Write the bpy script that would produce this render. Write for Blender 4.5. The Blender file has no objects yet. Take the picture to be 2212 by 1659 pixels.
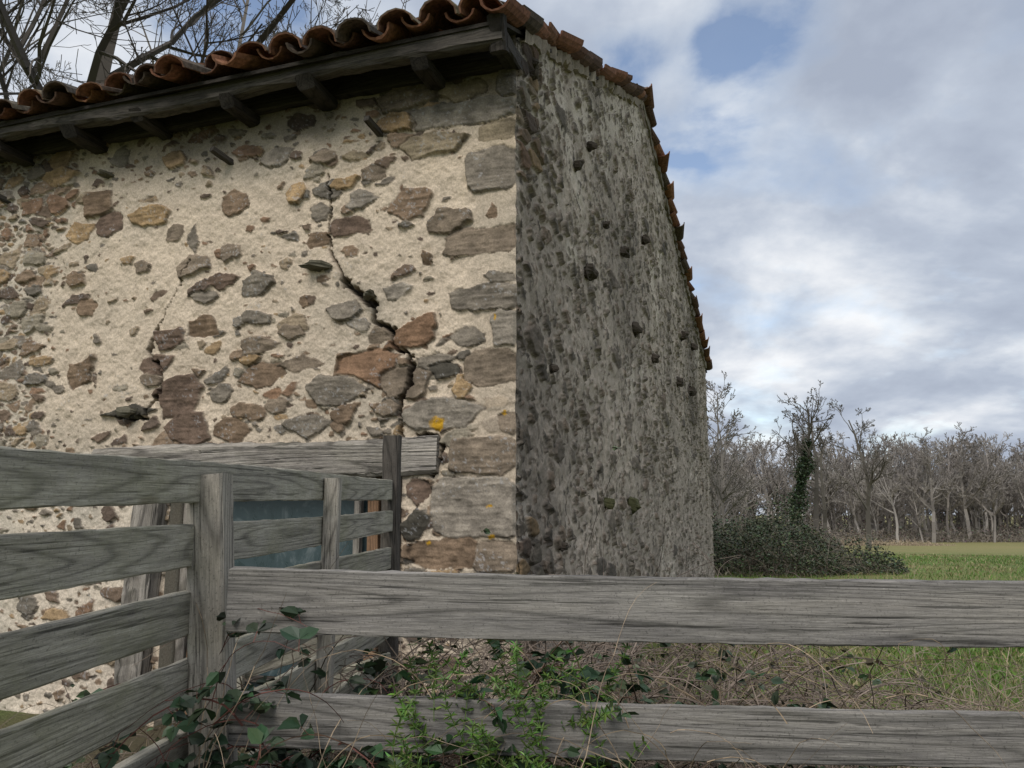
import bpy, bmesh, math, numpy as np
from mathutils import Vector, Matrix
EYE=1.55
PITCH=math.radians(9.87)
rng=np.random.default_rng(7)

# ---------------------------------------------------------------- helpers
def mk(name,V,F,mat=None,col=None,parent=None,smooth=False):
    V=np.asarray(V,dtype=np.float32).reshape(-1,3); F=np.asarray(F,dtype=np.int32)
    M,k=F.shape
    me=bpy.data.meshes.new(name)
    me.vertices.add(len(V)); me.vertices.foreach_set('co',V.ravel())
    me.loops.add(M*k); me.loops.foreach_set('vertex_index',F.ravel())
    me.polygons.add(M); me.polygons.foreach_set('loop_start',np.arange(M,dtype=np.int32)*k)
    me.update(calc_edges=True); me.validate()
    me.polygons.foreach_set('use_smooth',np.full(len(me.polygons),smooth,dtype=bool))
    if col is not None:
        c=np.ones((len(V),4),dtype=np.float32); c[:,:3]=col
        a=me.color_attributes.new('Col','FLOAT_COLOR','POINT'); a.data.foreach_set('color',c.ravel())
    if mat: me.materials.append(mat)
    o=bpy.data.objects.new(name,me); bpy.context.scene.collection.objects.link(o)
    if parent: o.parent=parent
    return o
def empty(name):
    e=bpy.data.objects.new(name,None); bpy.context.scene.collection.objects.link(e); return e

def lat(seed): return np.random.default_rng(seed).random((256,256))
_T={}
def vn(x,y,seed=0):
    if seed not in _T: _T[seed]=lat(seed+100)
    T=_T[seed]
    xi=np.floor(x).astype(int); yi=np.floor(y).astype(int); fx=x-xi; fy=y-yi
    fx=fx*fx*(3-2*fx); fy=fy*fy*(3-2*fy)
    a=T[xi&255,yi&255]; b=T[(xi+1)&255,yi&255]; c=T[xi&255,(yi+1)&255]; d=T[(xi+1)&255,(yi+1)&255]
    return (a*(1-fx)+b*fx)*(1-fy)+(c*(1-fx)+d*fx)*fy
def fbm(x,y,o=4,seed=0):
    r=0; a=1; t=0
    for i in range(o):
        r=r+a*(vn(x*2**i+17.3*i,y*2**i+9.1*i,seed)-.5); t+=a; a*=.55
    return r/t*2     # about -1..1
def ss(a,b,x):
    t=np.clip((x-a)/(b-a),0,1); return t*t*(3-2*t)
def vor(x,y,seed,jit=.85,rowoff=True):
    Tx=lat(seed+1); Ty=lat(seed+2); Tid=lat(seed+3)
    yi=np.floor(y).astype(int); xi=np.floor(x).astype(int)
    F1=np.full(x.shape,9.); F2=np.full(x.shape,9.); ID=np.zeros(x.shape); ID2=np.zeros(x.shape); CX=np.zeros(x.shape)
    for dy in (-1,0,1):
        for dx in (-1,0,1):
            cx=xi+dx; cy=yi+dy
            px=cx+.5+(Tx[cx&255,cy&255]-.5)*jit+ (cy&1)*.35; py=cy+.5+(Ty[cx&255,cy&255]-.5)*jit
            d=np.sqrt((px-x)**2+(py-y)**2)
            m=d<F1
            F2=np.where(m,F1,np.minimum(F2,d)); ID=np.where(m,Tid[cx&255,cy&255],ID); ID2=np.where(m,Tid[cy&255,(cx+77)&255],ID2); CX=np.where(m,x-px,CX)
            F1=np.where(m,d,F1)
    return F1,(F2-F1)*.5,ID,ID2,CX

# ---------------------------------------------------------------- material helpers
def newmat(name,rough=.9):
    m=bpy.data.materials.new(name); m.use_nodes=True; nt=m.node_tree
    b=nt.nodes['Principled BSDF']; b.inputs['Roughness'].default_value=rough
    b.inputs['Specular IOR Level'].default_value=.2
    return m,nt,b
def N(nt,t,**kw):
    n=nt.nodes.new(t)
    for k,v in kw.items():
        if k in n.inputs.keys(): n.inputs[k].default_value=v
        else: setattr(n,k,v)
    return n
def ramp(nt,fac,stops):
    r=nt.nodes.new('ShaderNodeValToRGB'); e=r.color_ramp.elements
    while len(e)<len(stops): e.new(.5)
    for el,(p,c) in zip(e,stops): el.position=p; el.color=(*c,1)
    nt.links.new(fac,r.inputs[0]); return r.outputs[0]
def mixc(nt,mode,fac,a,b):
    m=nt.nodes.new('ShaderNodeMix'); m.data_type='RGBA'; m.blend_type=mode
    if isinstance(fac,(int,float)): m.inputs[0].default_value=fac
    else: nt.links.new(fac,m.inputs[0])
    for i,v in ((6,a),(7,b)):
        if isinstance(v,tuple): m.inputs[i].default_value=(*v,1)
        else: nt.links.new(v,m.inputs[i])
    return m.outputs[2]
def math_(nt,op,a,b=None):
    m=nt.nodes.new('ShaderNodeMath'); m.operation=op
    for i,v in ((0,a),(1,b)):
        if v is None: continue
        if isinstance(v,(int,float)): m.inputs[i].default_value=v
        else: nt.links.new(v,m.inputs[i])
    return m.outputs[0]
def attrmat(name,rough=.92,nscale=60,bump=.3,dist=.004,var=.35,spec=.2,detail=4.):
    m,nt,b=newmat(name,rough); b.inputs['Specular IOR Level'].default_value=spec
    a=N(nt,'ShaderNodeAttribute',attribute_name='Col')
    if nscale is None:
        nt.links.new(a.outputs['Color'],b.inputs['Base Color']); return m
    tc=N(nt,'ShaderNodeTexCoord')
    n=N(nt,'ShaderNodeTexNoise',Scale=nscale,Detail=detail,Roughness=.65); nt.links.new(tc.outputs['Object'],n.inputs['Vector'])
    r=ramp(nt,n.outputs[0],[(.3,(1-var,)*3),(.7,(1+var*.6,)*3)])
    c=mixc(nt,'MULTIPLY',1.,a.outputs['Color'],r)
    nt.links.new(c,b.inputs['Base Color'])
    bp=N(nt,'ShaderNodeBump',Strength=bump,Distance=dist); nt.links.new(n.outputs[0],bp.inputs['Height']); nt.links.new(bp.outputs[0],b.inputs['Normal'])
    return m
def woodmat(name,c1,c2,green=0.,scale=1.,bumpd=.003,greencol=(.13,.15,.06),ring=3.2,dark=.5,crk=.75,stain=.5):
    m,nt,b=newmat(name,.88)
    tc=N(nt,'ShaderNodeTexCoord'); oi=N(nt,'ShaderNodeObjectInfo')
    ad=N(nt,'ShaderNodeVectorMath',operation='ADD'); nt.links.new(tc.outputs['Object'],ad.inputs[0])
    sc=N(nt,'ShaderNodeVectorMath',operation='SCALE'); sc.inputs[0].default_value=(7.3,3.1,5.7); nt.links.new(oi.outputs['Random'],sc.inputs['Scale']); nt.links.new(sc.outputs[0],ad.inputs[1])
    def mp(s):
        q=N(nt,'ShaderNodeMapping'); q.inputs['Scale'].default_value=s; nt.links.new(ad.outputs[0],q.inputs[0]); return q.outputs[0]
    fld=N(nt,'ShaderNodeTexNoise',Scale=1.,Detail=2.,Roughness=.3); nt.links.new(mp((.5*scale,4*scale,8*scale)),fld.inputs['Vector'])
    k=math_(nt,'MULTIPLY',fld.outputs[0],ring*6.283*6.); w=math_(nt,'SINE',k); w=math_(nt,'ADD',math_(nt,'MULTIPLY',w,.5),.5)
    f=N(nt,'ShaderNodeTexNoise',Scale=1.,Detail=4.,Roughness=.8); nt.links.new(mp((14*scale,260*scale,260*scale)),f.inputs['Vector'])
    f2=N(nt,'ShaderNodeTexNoise',Scale=1.,Detail=3.,Roughness=.65); nt.links.new(mp((2.2*scale,110*scale,110*scale)),f2.inputs['Vector'])
    stn=N(nt,'ShaderNodeTexNoise',Scale=1.,Detail=6.,Roughness=.7); nt.links.new(mp((1.1,6,16)),stn.inputs['Vector'])
    big=N(nt,'ShaderNodeTexNoise',Scale=3.,Detail=5.,Roughness=.7); nt.links.new(mp((.6,1.6,1.6)),big.inputs['Vector'])
    spk=N(nt,'ShaderNodeTexNoise',Scale=170.,Detail=3.,Roughness=.7); nt.links.new(ad.outputs[0],spk.inputs['Vector'])
    base=ramp(nt,big.outputs[0],[(.32,c1),(.68,c2)])
    wr=ramp(nt,w,[(0.,(1-dark,)*3),(.12,(.80,)*3),(.35,(.98,)*3),(1.,(1.04,)*3)])
    c=mixc(nt,'MULTIPLY',.85,base,wr)
    fr=ramp(nt,f.outputs[0],[(.3,(.60,)*3),(.7,(1.34,)*3)]); c=mixc(nt,'MULTIPLY',.9,c,fr)
    fr2=ramp(nt,f2.outputs[0],[(.36,(.18,)*3),(.41,(1.,)*3),(.8,(1.1,)*3)]); c=mixc(nt,'MULTIPLY',crk,c,fr2)
    c=mixc(nt,'MULTIPLY',stain,c,ramp(nt,stn.outputs[0],[(.36,(.45,.45,.48)),(.52,(1.,1.,1.)),(.75,(1.25,1.22,1.15))]))
    c=mixc(nt,'MULTIPLY',.8,c,ramp(nt,spk.outputs[0],[(.32,(.45,)*3),(.42,(1.,)*3),(.62,(1.,)*3),(.72,(1.4,)*3)]))
    v=N(nt,'ShaderNodeTexVoronoi',Scale=1.); nt.links.new(mp((1.7,.01,5.5)),v.inputs['Vector'])
    kr=ramp(nt,v.outputs['Distance'],[(.0,(.22,.18,.15)),(.045,(.4,.35,.3)),(.08,(1,1,1))]); c=mixc(nt,'MULTIPLY',.8,c,kr)
    if green>0:
        g=N(nt,'ShaderNodeTexNoise',Scale=3.3,Detail=7.,Roughness=.8); nt.links.new(ad.outputs[0],g.inputs['Vector'])
        gf=ramp(nt,g.outputs[0],[(.44,(0,)*3),(.66,(green,)*3)])
        c=mixc(nt,'MIX',gf,c,mixc(nt,'MULTIPLY',1.,greencol,fr))
    nt.links.new(c,b.inputs['Base Color'])
    h=math_(nt,'ADD',f2.outputs[0],math_(nt,'MULTIPLY',f.outputs[0],.6)); h=math_(nt,'ADD',h,math_(nt,'MULTIPLY',w,.06))
    bp=N(nt,'ShaderNodeBump',Strength=.8,Distance=bumpd); nt.links.new(h,bp.inputs['Height']); nt.links.new(bp.outputs[0],b.inputs['Normal'])
    return m

M_wall=attrmat('rubble_masonry',.95,75,.6,.006,.30)
M_gable=attrmat('rubble_render',.95,55,.6,.008,.3)
M_tile=attrmat('clay_tile',.9,30,.4,.003,.6)
M_bark=attrmat('bark',.95,None)
M_leaf=attrmat('leaf',.5,None,spec=.35)
M_stem=attrmat('stem',.8,None)
M_wfence=woodmat('weathered_wood',(.19,.178,.165),(.29,.272,.25),green=.12,stain=.75,greencol=(.20,.20,.15))
M_wfence2=woodmat('weathered_wood_green',(.28,.26,.215),(.41,.385,.32),green=.6,greencol=(.23,.225,.145))
M_post=woodmat('post_wood',(.27,.245,.21),(.37,.34,.29),green=.25,greencol=(.22,.21,.15))
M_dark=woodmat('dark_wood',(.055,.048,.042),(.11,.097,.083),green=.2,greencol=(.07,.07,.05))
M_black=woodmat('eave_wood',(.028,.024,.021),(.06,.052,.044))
M_old=woodmat('old_beam_wood',(.20,.18,.155),(.46,.42,.37),green=.1,bumpd=.02,scale=.5,dark=.65,crk=.95)
M_orange=woodmat('pine_wood',(.20,.12,.07),(.28,.17,.10))

# ---------------------------------------------------------------- planks
def plank(name,p0,p1,h,t,mat,parent,roll=0.,warp=.004,n=28,up=(0,0,1),bev=None,cut=0.):
    p0=Vector(p0);p1=Vector(p1); X=(p1-p0); L=X.length; X.normalize(); U=Vector(up)
    Y=U.cross(X).normalized(); Z=X.cross(Y).normalized()
    q=Matrix((X,Y,Z)).transposed().to_4x4(); q=q@Matrix.Rotation(roll,4,'X'); q.translation=p0
    b=bev if bev else min(h,t)*.12
    prof=[(-t/2+b,-h/2),(t/2-b,-h/2),(t/2,-h/2+b),(t/2,h/2-b),(t/2-b,h/2),(-t/2+b,h/2),(-t/2,h/2-b),(-t/2,-h/2+b)]
    sd=int(rng.integers(1e6)); r=np.random.default_rng(sd); ph=r.random(6)*6
    V=[]
    for i in range(n+1):
        x=L*i/n
        wy=warp*math.sin(x*1.7+ph[0]); wz=warp*math.sin(x*2.1+ph[1])
        for (a,c) in prof:
            V.append((x+(c*cut if i in(0,n) else 0)+(r.normal()*h*.012 if i in (0,n) else 0), a+wy+r.normal()*warp*.12, c+wz+r.normal()*warp*.28))
    F=[]
    for i in range(n):
        for j in range(8):
            F.append((i*8+j,i*8+(j+1)%8,(i+1)*8+(j+1)%8,(i+1)*8+j))
    me=bpy.data.meshes.new(name); me.from_pydata(V,[],F+[tuple(range(7,-1,-1)),tuple(n*8+j for j in range(8))]); me.materials.append(mat)
    bm=bmesh.new(); bm.from_mesh(me); bmesh.ops.recalc_face_normals(bm,faces=bm.faces); bm.to_mesh(me); bm.free()
    o=bpy.data.objects.new(name,me); bpy.context.scene.collection.objects.link(o); o.matrix_world=q
    if parent: o.parent=parent
    return o

# ---------------------------------------------------------------- building geometry frame
C0=np.array([.028,5.0])
A=np.array([-.9527,.304]); NA=np.array([-.304,-.9527])      # front wall direction / outward normal
G=np.array([.342,.9397]); NG=np.array([.9397,-.342])        # gable wall direction / outward normal
WT=3.45+EYE                                                 # eave wall height
cp,sp=math.cos(PITCH),math.sin(PITCH)
def ray(u,v):
    X=(u-1106)/1609.; Y=(830-v)/1609.
    return X,cp-Y*sp,sp+Y*cp
def wA(u,v):   # survey measurement -> (s,z) on the front wall
    x,y,z=ray(u,v); r=x/y; s=(.028-5*r)/(.9527+.304*r); return s,(5+.304*s)*z/y+EYE
def wG(u,v):
    x,y,z=ray(u,v); r=x/y; s=(5*r-.028)/(.342-.9397*r); return s,(5+.9397*s)*z/y+EYE
barn=empty('stone_barn')
def wob(z): return .024*fbm(z*3.,z*0+3.3,3,5)+.020*fbm(z*11,z*0+1.3,3,6)
BIS=np.array([.42,-.9])

# ---- front wall height field
s_=np.concatenate([np.linspace(0,.02,4)[:-1],np.linspace(.02,5.4,740)[:-1],np.linspace(5.4,9,110)])
z_=np.linspace(-.1,WT+.08,660)
S,Z=np.meshgrid(s_,z_,indexing='ij')
w1=fbm(S*5,Z*5,3,1); w2=fbm(S*5+40,Z*5+9,3,2); w3=fbm(S*24,Z*24,4,3); w4=fbm(S*24+7,Z*24+3,4,4)
sx=S+.045*w1+.016*w3; zx=Z+.032*w2+.013*w4
Zr=Z-EYE
dens=.23+.38*fbm(S*1.1,Z*1.1,3,8)
dens+= .75*ss(4.0,4.5,S+.2*w1)
dens+= .42*ss(1.6,.5,Zr+.4*w2+ .15*(S-1))
dens+= .40*ss(2.5,3.1,Zr)
dens+= .25*ss(1.3,.4,S)*ss(2.6,3.2,Zr)
dens=np.where((Zr<.5)&(S>2.9),.55+.2*w1,dens)
dens=np.clip(dens,.06,1)
pal=np.array([[.215,.155,.105],[.17,.124,.09],[.25,.182,.125],[.32,.225,.13],[.20,.17,.135],[.165,.144,.117],[.265,.23,.175],[.29,.228,.157],[.13,.097,.075],[.225,.145,.095]])
def palc(idv): return pal[(np.clip(idv,0,.999)*len(pal)).astype(int)]
mort=np.array([.57,.475,.365])
H=.020*fbm(S*3.2,Z*3.2,3,9)+.011*fbm(S*18,Z*18,3,10)+.004*fbm(S*60,Z*60,2,11)
mc=mort*(1+.12*fbm(S*1.5,Z*1.5,3,12)+.12*fbm(S*45,Z*45,2,13)+.10*fbm(S*9,Z*9,3,17))[...,None]
yel=ss(.0,.6,fbm(S*.9+5,Z*.9,3,14))[...,None]; mc=mc*(1-yel*.3)+mc*np.array([.98,.9,.74])*yel*.3
gry=ss(.0,.7,fbm(S*.8+15,Z*1.1,4,15)+.45*ss(2.2,3.2,Zr))[...,None]; mc=mc*(1-gry*.5)+np.array([.36,.325,.265])*gry*.5
wh=((Zr<.5)&(S>2.9))[...,None]; mc=np.where(wh,mc*np.array([1.08,1.12,1.17]),mc)
lft=ss(4.0,4.6,S+.2*w1)[...,None]; mc=mc*(1-lft*.6)+np.array([.48,.435,.36])*lft*.6
colr=mc
lay=fbm(S*7,Z*52,4,20); tx=fbm(S*18,Z*18,4,21)
def addstone(H,colr,m,hh,c,crev=1.):
    cv=np.clip(4*m*(1-m),0,1)
    patch=(.35+.65*ss(-.35,.25,w2+.6*w3))
    H2=H*(1-m)+(hh+.007*lay+.010*tx)*m-.012*cv*crev*patch
    cc=c*(1+.36*tx+.34*lay)[...,None]
    col=colr*(1-m[...,None])+np.clip(cc,.02,1)*m[...,None]
    col=col*(1-.6*crev*cv*patch)[...,None]
    return H2,col
F1,e,idv,id2,cx=vor(sx/.085,zx/.05,31)
p=.06+.85*dens; t=.22-.17*dens+.16*id2
m=ss(t,t+.06,e)*(idv<p)
H,colr=addstone(H,colr,m,.002+.014*id2,palc((id2*7.3+idv*3.1)%1),.7)
F1,e,idv,id2,cx=vor(sx/.18,zx/.10,41)
p=.10+.62*dens; t=.20-.16*dens+.14*id2
m=ss(t,t+.04,e)*(idv<p)
H,colr=addstone(H,colr,m,.006+.018*((id2*5)%1),palc((id2*4.7+idv*2.3)%1),.9)
F1,e,idv,id2,cx=vor(sx/.31,zx/.17,51)
p=.08+.52*dens; t=.16-.12*dens+.12*id2
m=ss(t,t+.03,e)*(idv<p)
H,colr=addstone(H,colr,m,.010+.02*((id2*5)%1)+.02*cx*(id2-.5),palc((id2*5.7+idv*2.3)%1),1.)
B=(.205,.145,.097);DB=(.148,.104,.077);GR=(.198,.170,.135);OC=(.33,.228,.125);TN=(.31,.25,.17);RU=(.235,.145,.09);GL=(.27,.235,.19);DK=(.07,.063,.05);GB=(.215,.17,.125)
ST=[(885,443,105,66,B),(972,478,95,50,GB),(783,433,52,42,GL),(758,487,86,48,DB),(935,312,130,50,TN),(880,208,120,60,GB),(690,520,50,44,B),(505,440,58,52,B),(325,467,94,44,OC),(213,443,62,60,B),(237,487,56,48,DB),(175,503,58,44,OC),(560,615,64,54,GR),(500,548,48,42,GB),(438,702,54,48,B),(390,858,98,88,DB),(412,930,84,70,DB),(500,930,76,60,B),(570,812,82,54,B),(722,845,112,62,GR),(745,898,52,50,B),(800,785,150,56,RU),(878,828,116,72,GB),(900,724,98,56,RU),(948,897,158,68,GL),(820,727,62,38,GB),(638,418,44,44,OC),(850,265,82,38,OC),(1000,196,92,44,TN),(1015,728,84,38,GR),(285,890,85,30,DK),(745,670,76,42,GR),(857,630,44,38,GL),(380,505,40,44,GB),(415,575,64,36,GB),(175,805,54,54,B),(190,668,44,40,B),(665,920,96,42,GR),(630,718,54,32,GB),(808,375,56,34,GB),(940,780,82,32,GR),(925,558,28,28,B),(370,735,62,42,DB),(330,790,62,48,DB),(480,850,52,36,GR),(555,690,54,28,GR),(600,880,62,32,GB),(1060,458,20,22,B),(420,520,24,50,GR),(560,748,68,34,GB),(780,700,52,30,GL),
 (960,800,60,36,DK),(835,880,60,34,GB),(700,345,60,30,GB),(600,340,60,40,GL),(260,340,40,40,GL),(130,385,70,36,OC),(745,400,50,26,OC),(690,455,38,40,GR),(755,548,36,30,B),(880,488,30,18,GR),(770,340,40,20,TN),(655,650,24,24,B),(310,580,36,28,GB),(165,607,34,36,B),(480,610,60,30,DB),(440,640,70,24,GR),(330,820,40,30,GB),(520,700,30,26,GL),(650,790,60,36,GB),(590,855,50,26,RU),(545,775,40,24,OC),
 (995,835,30,60,OC),(900,1060,50,60,DB),(900,1135,52,60,DK),(905,1195,60,44,B)]
QU=[(1060,367,118,98,GR),(1005,245,225,48,GL),(1078,280,90,44,TN),(1042,520,165,60,GB),(1048,643,155,56,GR),(1098,708,56,80,GL),(1062,792,122,76,GB),(1098,915,46,44,GB),(1045,985,146,76,GB),(1024,1096,192,138,GL),(962,1196,136,60,B),(1076,1200,90,62,GB),(1100,175,60,60,GR),(1085,600,60,22,GR)]
def ext(lst,H,colr,hb,quoin):
    for i,(u,v,w,h,c) in enumerate(lst):
        s0,z0=wA(u,v); s1,_=wA(u-w/2,v); s2,_=wA(u+w/2,v); _,z1=wA(u,v-h/2); _,z2=wA(u,v+h/2)
        a=(s1-s2)/2; b=(z1-z2)/2
        r_=np.random.default_rng(i+(900 if quoin else 0))
        k=.9 if quoin else 1.
        sel=(np.abs(S-s0)<a*1.6+.1)&(np.abs(Z-z0)<b*1.6+.1)
        ii=np.where(sel.any(1))[0]; jj=np.where(sel.any(0))[0]
        sl=(slice(ii[0],ii[-1]+1),slice(jj[0],jj[-1]+1))
        dx=(S+(sx-S)*k-s0)[sl]/a; dz=(Z+(zx-Z)*k-z0)[sl]/b
        rho=np.zeros(dx.shape)
        if quoin: angs=[0+r_.normal()*.12,1.571+r_.normal()*.12,3.1416+r_.normal()*.07,4.712+r_.normal()*.12,.785+r_.normal()*.1,2.356+r_.normal()*.1,3.93,5.5]; rad=[1,1,1,1]+list(1.12+.18*r_.random(4))
        else:
            n=r_.integers(5,8); o=r_.random()*6.28; angs=[o+6.283*(q+.35*r_.normal()*.6)/n for q in range(n)]; rad=list(.86+.26*r_.random(n))
        for an,ra in zip(angs,rad): rho=np.maximum(rho,(dx*math.cos(an)+dz*math.sin(an))/ra)
        m=np.zeros(S.shape); e_=.05 if quoin else .09
        m[sl]=ss(1.03,1.03-e_*1.3,rho)
        hh=hb+.014*math.sin(i*1.7)+.014*r_.normal()*.6*np.clip((S-s0)/a,-1,1)+.009*r_.normal()*np.clip((Z-z0)/b,-1,1)
        cvar=np.array(c)*(1+.25*w1+.2*fbm(S*9+i,Z*9,2,77))[...,None]
        H,colr=addstone(H,colr,m,hh,cvar,.95)
    return H,colr
mq=ss(.36,.26,S+.05*w1)*.75
H=H*(1-mq)+.006*w3*mq; colr=colr*(1-mq[...,None])+mc*.88*mq[...,None]
H,colr=ext(ST,H,colr,.020,False)
H,colr=ext(QU,H,colr,.012,True)
def crack(pts,wd,dep,H,colr,lo=.45):
    P=[wA(*p) for p in pts]; D=np.full(S.shape,9.)
    for (a,b),(c,d) in zip(P[:-1],P[1:]):
        vx,vz=c-a,d-b; L=vx*vx+vz*vz
        t=np.clip(((S+.03*w3+.015*w1-a)*vx+(Z+.03*w4+.01*w2-b)*vz)/L,0,1)
        D=np.minimum(D,np.hypot(S+.03*w3+.015*w1-a-t*vx,Z+.03*w4+.01*w2-b-t*vz))
    wd=wd*np.clip(.85+.9*w2+.7*w3,lo,1.8)
    m=ss(wd*1.4,wd*.5,D)
    H=H-dep*m; colr=colr*(1-.8*m)[...,None]
    m2=ss(wd*4,wd*1.2,D)*.22; colr=colr*(1-m2)[...,None]
    return H,colr
H,colr=crack([(705,375),(716,420),(712,480),(716,545)],.006,.06,H,colr)
H,colr=crack([(716,545),(738,585),(742,612),(770,628),(795,650),(812,660),(812,695),(850,712),(850,745),(885,765),(890,800),(884,840),(868,870),(868,945)],.020,.15,H,colr,.4)
H,colr=crack([(412,560),(385,620),(340,705)],.004,.03,H,colr,.2)
H,colr=crack([(340,705),(318,760),(350,800),(350,850),(322,880),(315,905),(255,905)],.012,.10,H,colr,.25)
H,colr=crack([(900,940),(950,945),(955,985),(930,1030)],.014,.08,H,colr)
for (u,v,r) in [(945,918,14),(1060,1158,9),(925,1176,7),(1058,1098,5),(1088,893,5),(1070,690,4)]:
    s0,z0=wA(u,v); d=np.hypot(S-s0+.04*w3,Z-z0+.04*w4); m=(ss(r*.0036,r*.0024,d)*(.6+.4*ss(-.3,.1,w3)))[...,None]
    colr=colr*(1-m)+np.array([.48,.27,.02])*m
spk=(fbm(S*60,Z*60,2,60)>.42)&(fbm(S*5,Z*5,2,61)>-.05)
colr=np.where((spk&(H>.010))[...,None],colr*.6+.17,colr)
st=ss(2.75,3.25,Zr+.35*fbm(S*3,Z*.8,3,70))[...,None]; colr=colr*(1-.62*st)  # shade under the eave put into the wall colour, ragged lower edge
fade=ss(0,.02,S); Hf=H*fade
cw=(wob(Z)*np.exp(-S/.07))
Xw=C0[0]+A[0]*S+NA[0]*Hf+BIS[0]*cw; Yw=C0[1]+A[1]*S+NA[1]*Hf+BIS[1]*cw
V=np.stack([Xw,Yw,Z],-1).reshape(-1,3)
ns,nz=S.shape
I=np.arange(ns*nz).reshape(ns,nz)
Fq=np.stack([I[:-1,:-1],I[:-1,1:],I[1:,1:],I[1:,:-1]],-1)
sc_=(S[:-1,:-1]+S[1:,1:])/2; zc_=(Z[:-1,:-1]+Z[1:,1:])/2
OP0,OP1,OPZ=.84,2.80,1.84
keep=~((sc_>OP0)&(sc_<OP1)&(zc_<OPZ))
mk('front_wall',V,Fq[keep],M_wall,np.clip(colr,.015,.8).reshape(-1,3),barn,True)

# ---- gable wall
RID=5.5; WID=13.7
def rooftop(s): return np.where(s<RID,WT+.4455*s,WT+.4455*RID-(s-RID)*(.4455*RID/(WID-RID)))
k_=np.linspace(0,1,480); s_=WID*( (np.exp(k_*1.9)-1)/(math.exp(1.9)-1) ); s_=np.concatenate([[0,.008,.016],s_[1:]])
t_=np.linspace(0,1,560)
S,T=np.meshgrid(s_,t_,indexing='ij'); Z=-.1+(rooftop(S)+.03+.1)*T; Zr=Z-EYE
w1=fbm(S*4+90,Z*4,3,1); w2=fbm(S*4+140,Z*4+9,3,2); w3=fbm(S*16+50,Z*16,4,3); w4=fbm(S*16+70,Z*16+3,4,4)
sx=S+.06*w1+.05*w3; zx=Z+.05*w2+.035*w4+ .55*sx
H=.03*fbm(S*1.8,Z*1.8,3,9)+.018*fbm(S*11,Z*11,3,10)
lay=fbm(S*9,Z*40,3,20); tx=fbm(S*12,Z*12,4,21)
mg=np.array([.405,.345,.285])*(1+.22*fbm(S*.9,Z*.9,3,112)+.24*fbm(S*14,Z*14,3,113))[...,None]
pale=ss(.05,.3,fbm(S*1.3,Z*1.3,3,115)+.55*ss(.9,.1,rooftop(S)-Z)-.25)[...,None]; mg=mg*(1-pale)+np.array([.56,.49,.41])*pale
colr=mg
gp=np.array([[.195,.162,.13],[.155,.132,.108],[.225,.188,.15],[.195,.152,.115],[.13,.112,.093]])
gc=lambda q:gp[(np.clip(q,0,.999)*5).astype(int)]
d2=.6+.6*fbm(S*1.1,Z*.9,3,160)
F1,e,idv,id2,cx=vor(sx/.075,zx/.085,131); m=ss(.06+.2*id2,.16+.2*id2,e)*(idv<.35+.4*d2)
H,colr=addstone(H,colr,m,.004+.018*id2,gc((id2*7)%1),.35)
F1,e,idv,id2,cx=vor(sx/.16,zx/.12,151); m=ss(.08+.2*id2,.15+.2*id2,e)*(idv<.15+.35*d2)
H,colr=addstone(H,colr,m,.010+.034*((id2*5)%1),gc((id2*5.7)%1),.5)
zx2=Z+.05*w2
F1,e,idv,id2,cx=vor(sx/.30,zx2/.15,171)
near=ss(.8,.1,S+.25*w1)*np.maximum(ss(2.1,2.9,Zr),ss(.3,-.4,Zr)*.8)
m=ss(.07,.12,e)*(near>.35); H,colr=addstone(H,colr,m,.02+.02*id2,palc((id2*3)%1)*.8,.8)
F1,e,idv,id2,cx=vor(sx/.5,zx2/.22,181); m=ss(.12,.16,e)*(idv<.07); H,colr=addstone(H,colr,m,.03,gc((id2*3)%1)*.85,.8)
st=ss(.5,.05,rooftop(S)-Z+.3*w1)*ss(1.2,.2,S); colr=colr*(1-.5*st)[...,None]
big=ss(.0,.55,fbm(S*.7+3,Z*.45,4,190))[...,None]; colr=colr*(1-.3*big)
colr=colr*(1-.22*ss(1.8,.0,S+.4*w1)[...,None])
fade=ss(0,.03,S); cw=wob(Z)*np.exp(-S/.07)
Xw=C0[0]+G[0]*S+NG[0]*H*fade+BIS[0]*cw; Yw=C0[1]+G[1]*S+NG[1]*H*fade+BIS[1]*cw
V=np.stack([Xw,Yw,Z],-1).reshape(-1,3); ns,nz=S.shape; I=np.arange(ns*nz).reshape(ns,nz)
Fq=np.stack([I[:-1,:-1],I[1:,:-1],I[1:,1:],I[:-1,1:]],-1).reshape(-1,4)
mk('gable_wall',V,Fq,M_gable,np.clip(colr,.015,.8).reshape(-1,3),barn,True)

def P(s,g,z,out=0.):
    q=C0+A*s+G*g+NA*out; return (q[0],q[1],z)
def quad(name,pts,mat,col,par=barn):
    return mk(name,pts,[[0,1,2,3]],mat,np.tile(np.array(col),(4,1)),par)
quad('back_wall',[P(-.0,WID,0),P(9,WID,0),P(9,WID,WT),P(0,WID,WT)],M_wall,(.3,.27,.22))
mk('end_wall',[P(9,0,0),P(9,RID,0),P(9,RID,WT+.4455*RID),P(9,0,WT),P(9,WID,0),P(9,WID,WT)],[[0,1,2,3],[1,4,5,2]],M_wall,np.tile(np.array((.3,.27,.22)),(6,1)),barn)
D=.45
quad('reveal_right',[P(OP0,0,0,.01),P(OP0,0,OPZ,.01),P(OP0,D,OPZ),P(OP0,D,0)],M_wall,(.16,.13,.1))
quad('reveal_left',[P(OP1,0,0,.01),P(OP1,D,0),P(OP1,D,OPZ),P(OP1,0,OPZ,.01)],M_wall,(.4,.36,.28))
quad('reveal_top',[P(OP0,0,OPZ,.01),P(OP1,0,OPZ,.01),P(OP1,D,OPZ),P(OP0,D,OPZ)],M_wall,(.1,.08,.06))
mg_,nt,b=newmat('dusty_glass',.25); b.inputs['Specular IOR Level'].default_value=.5
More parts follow.
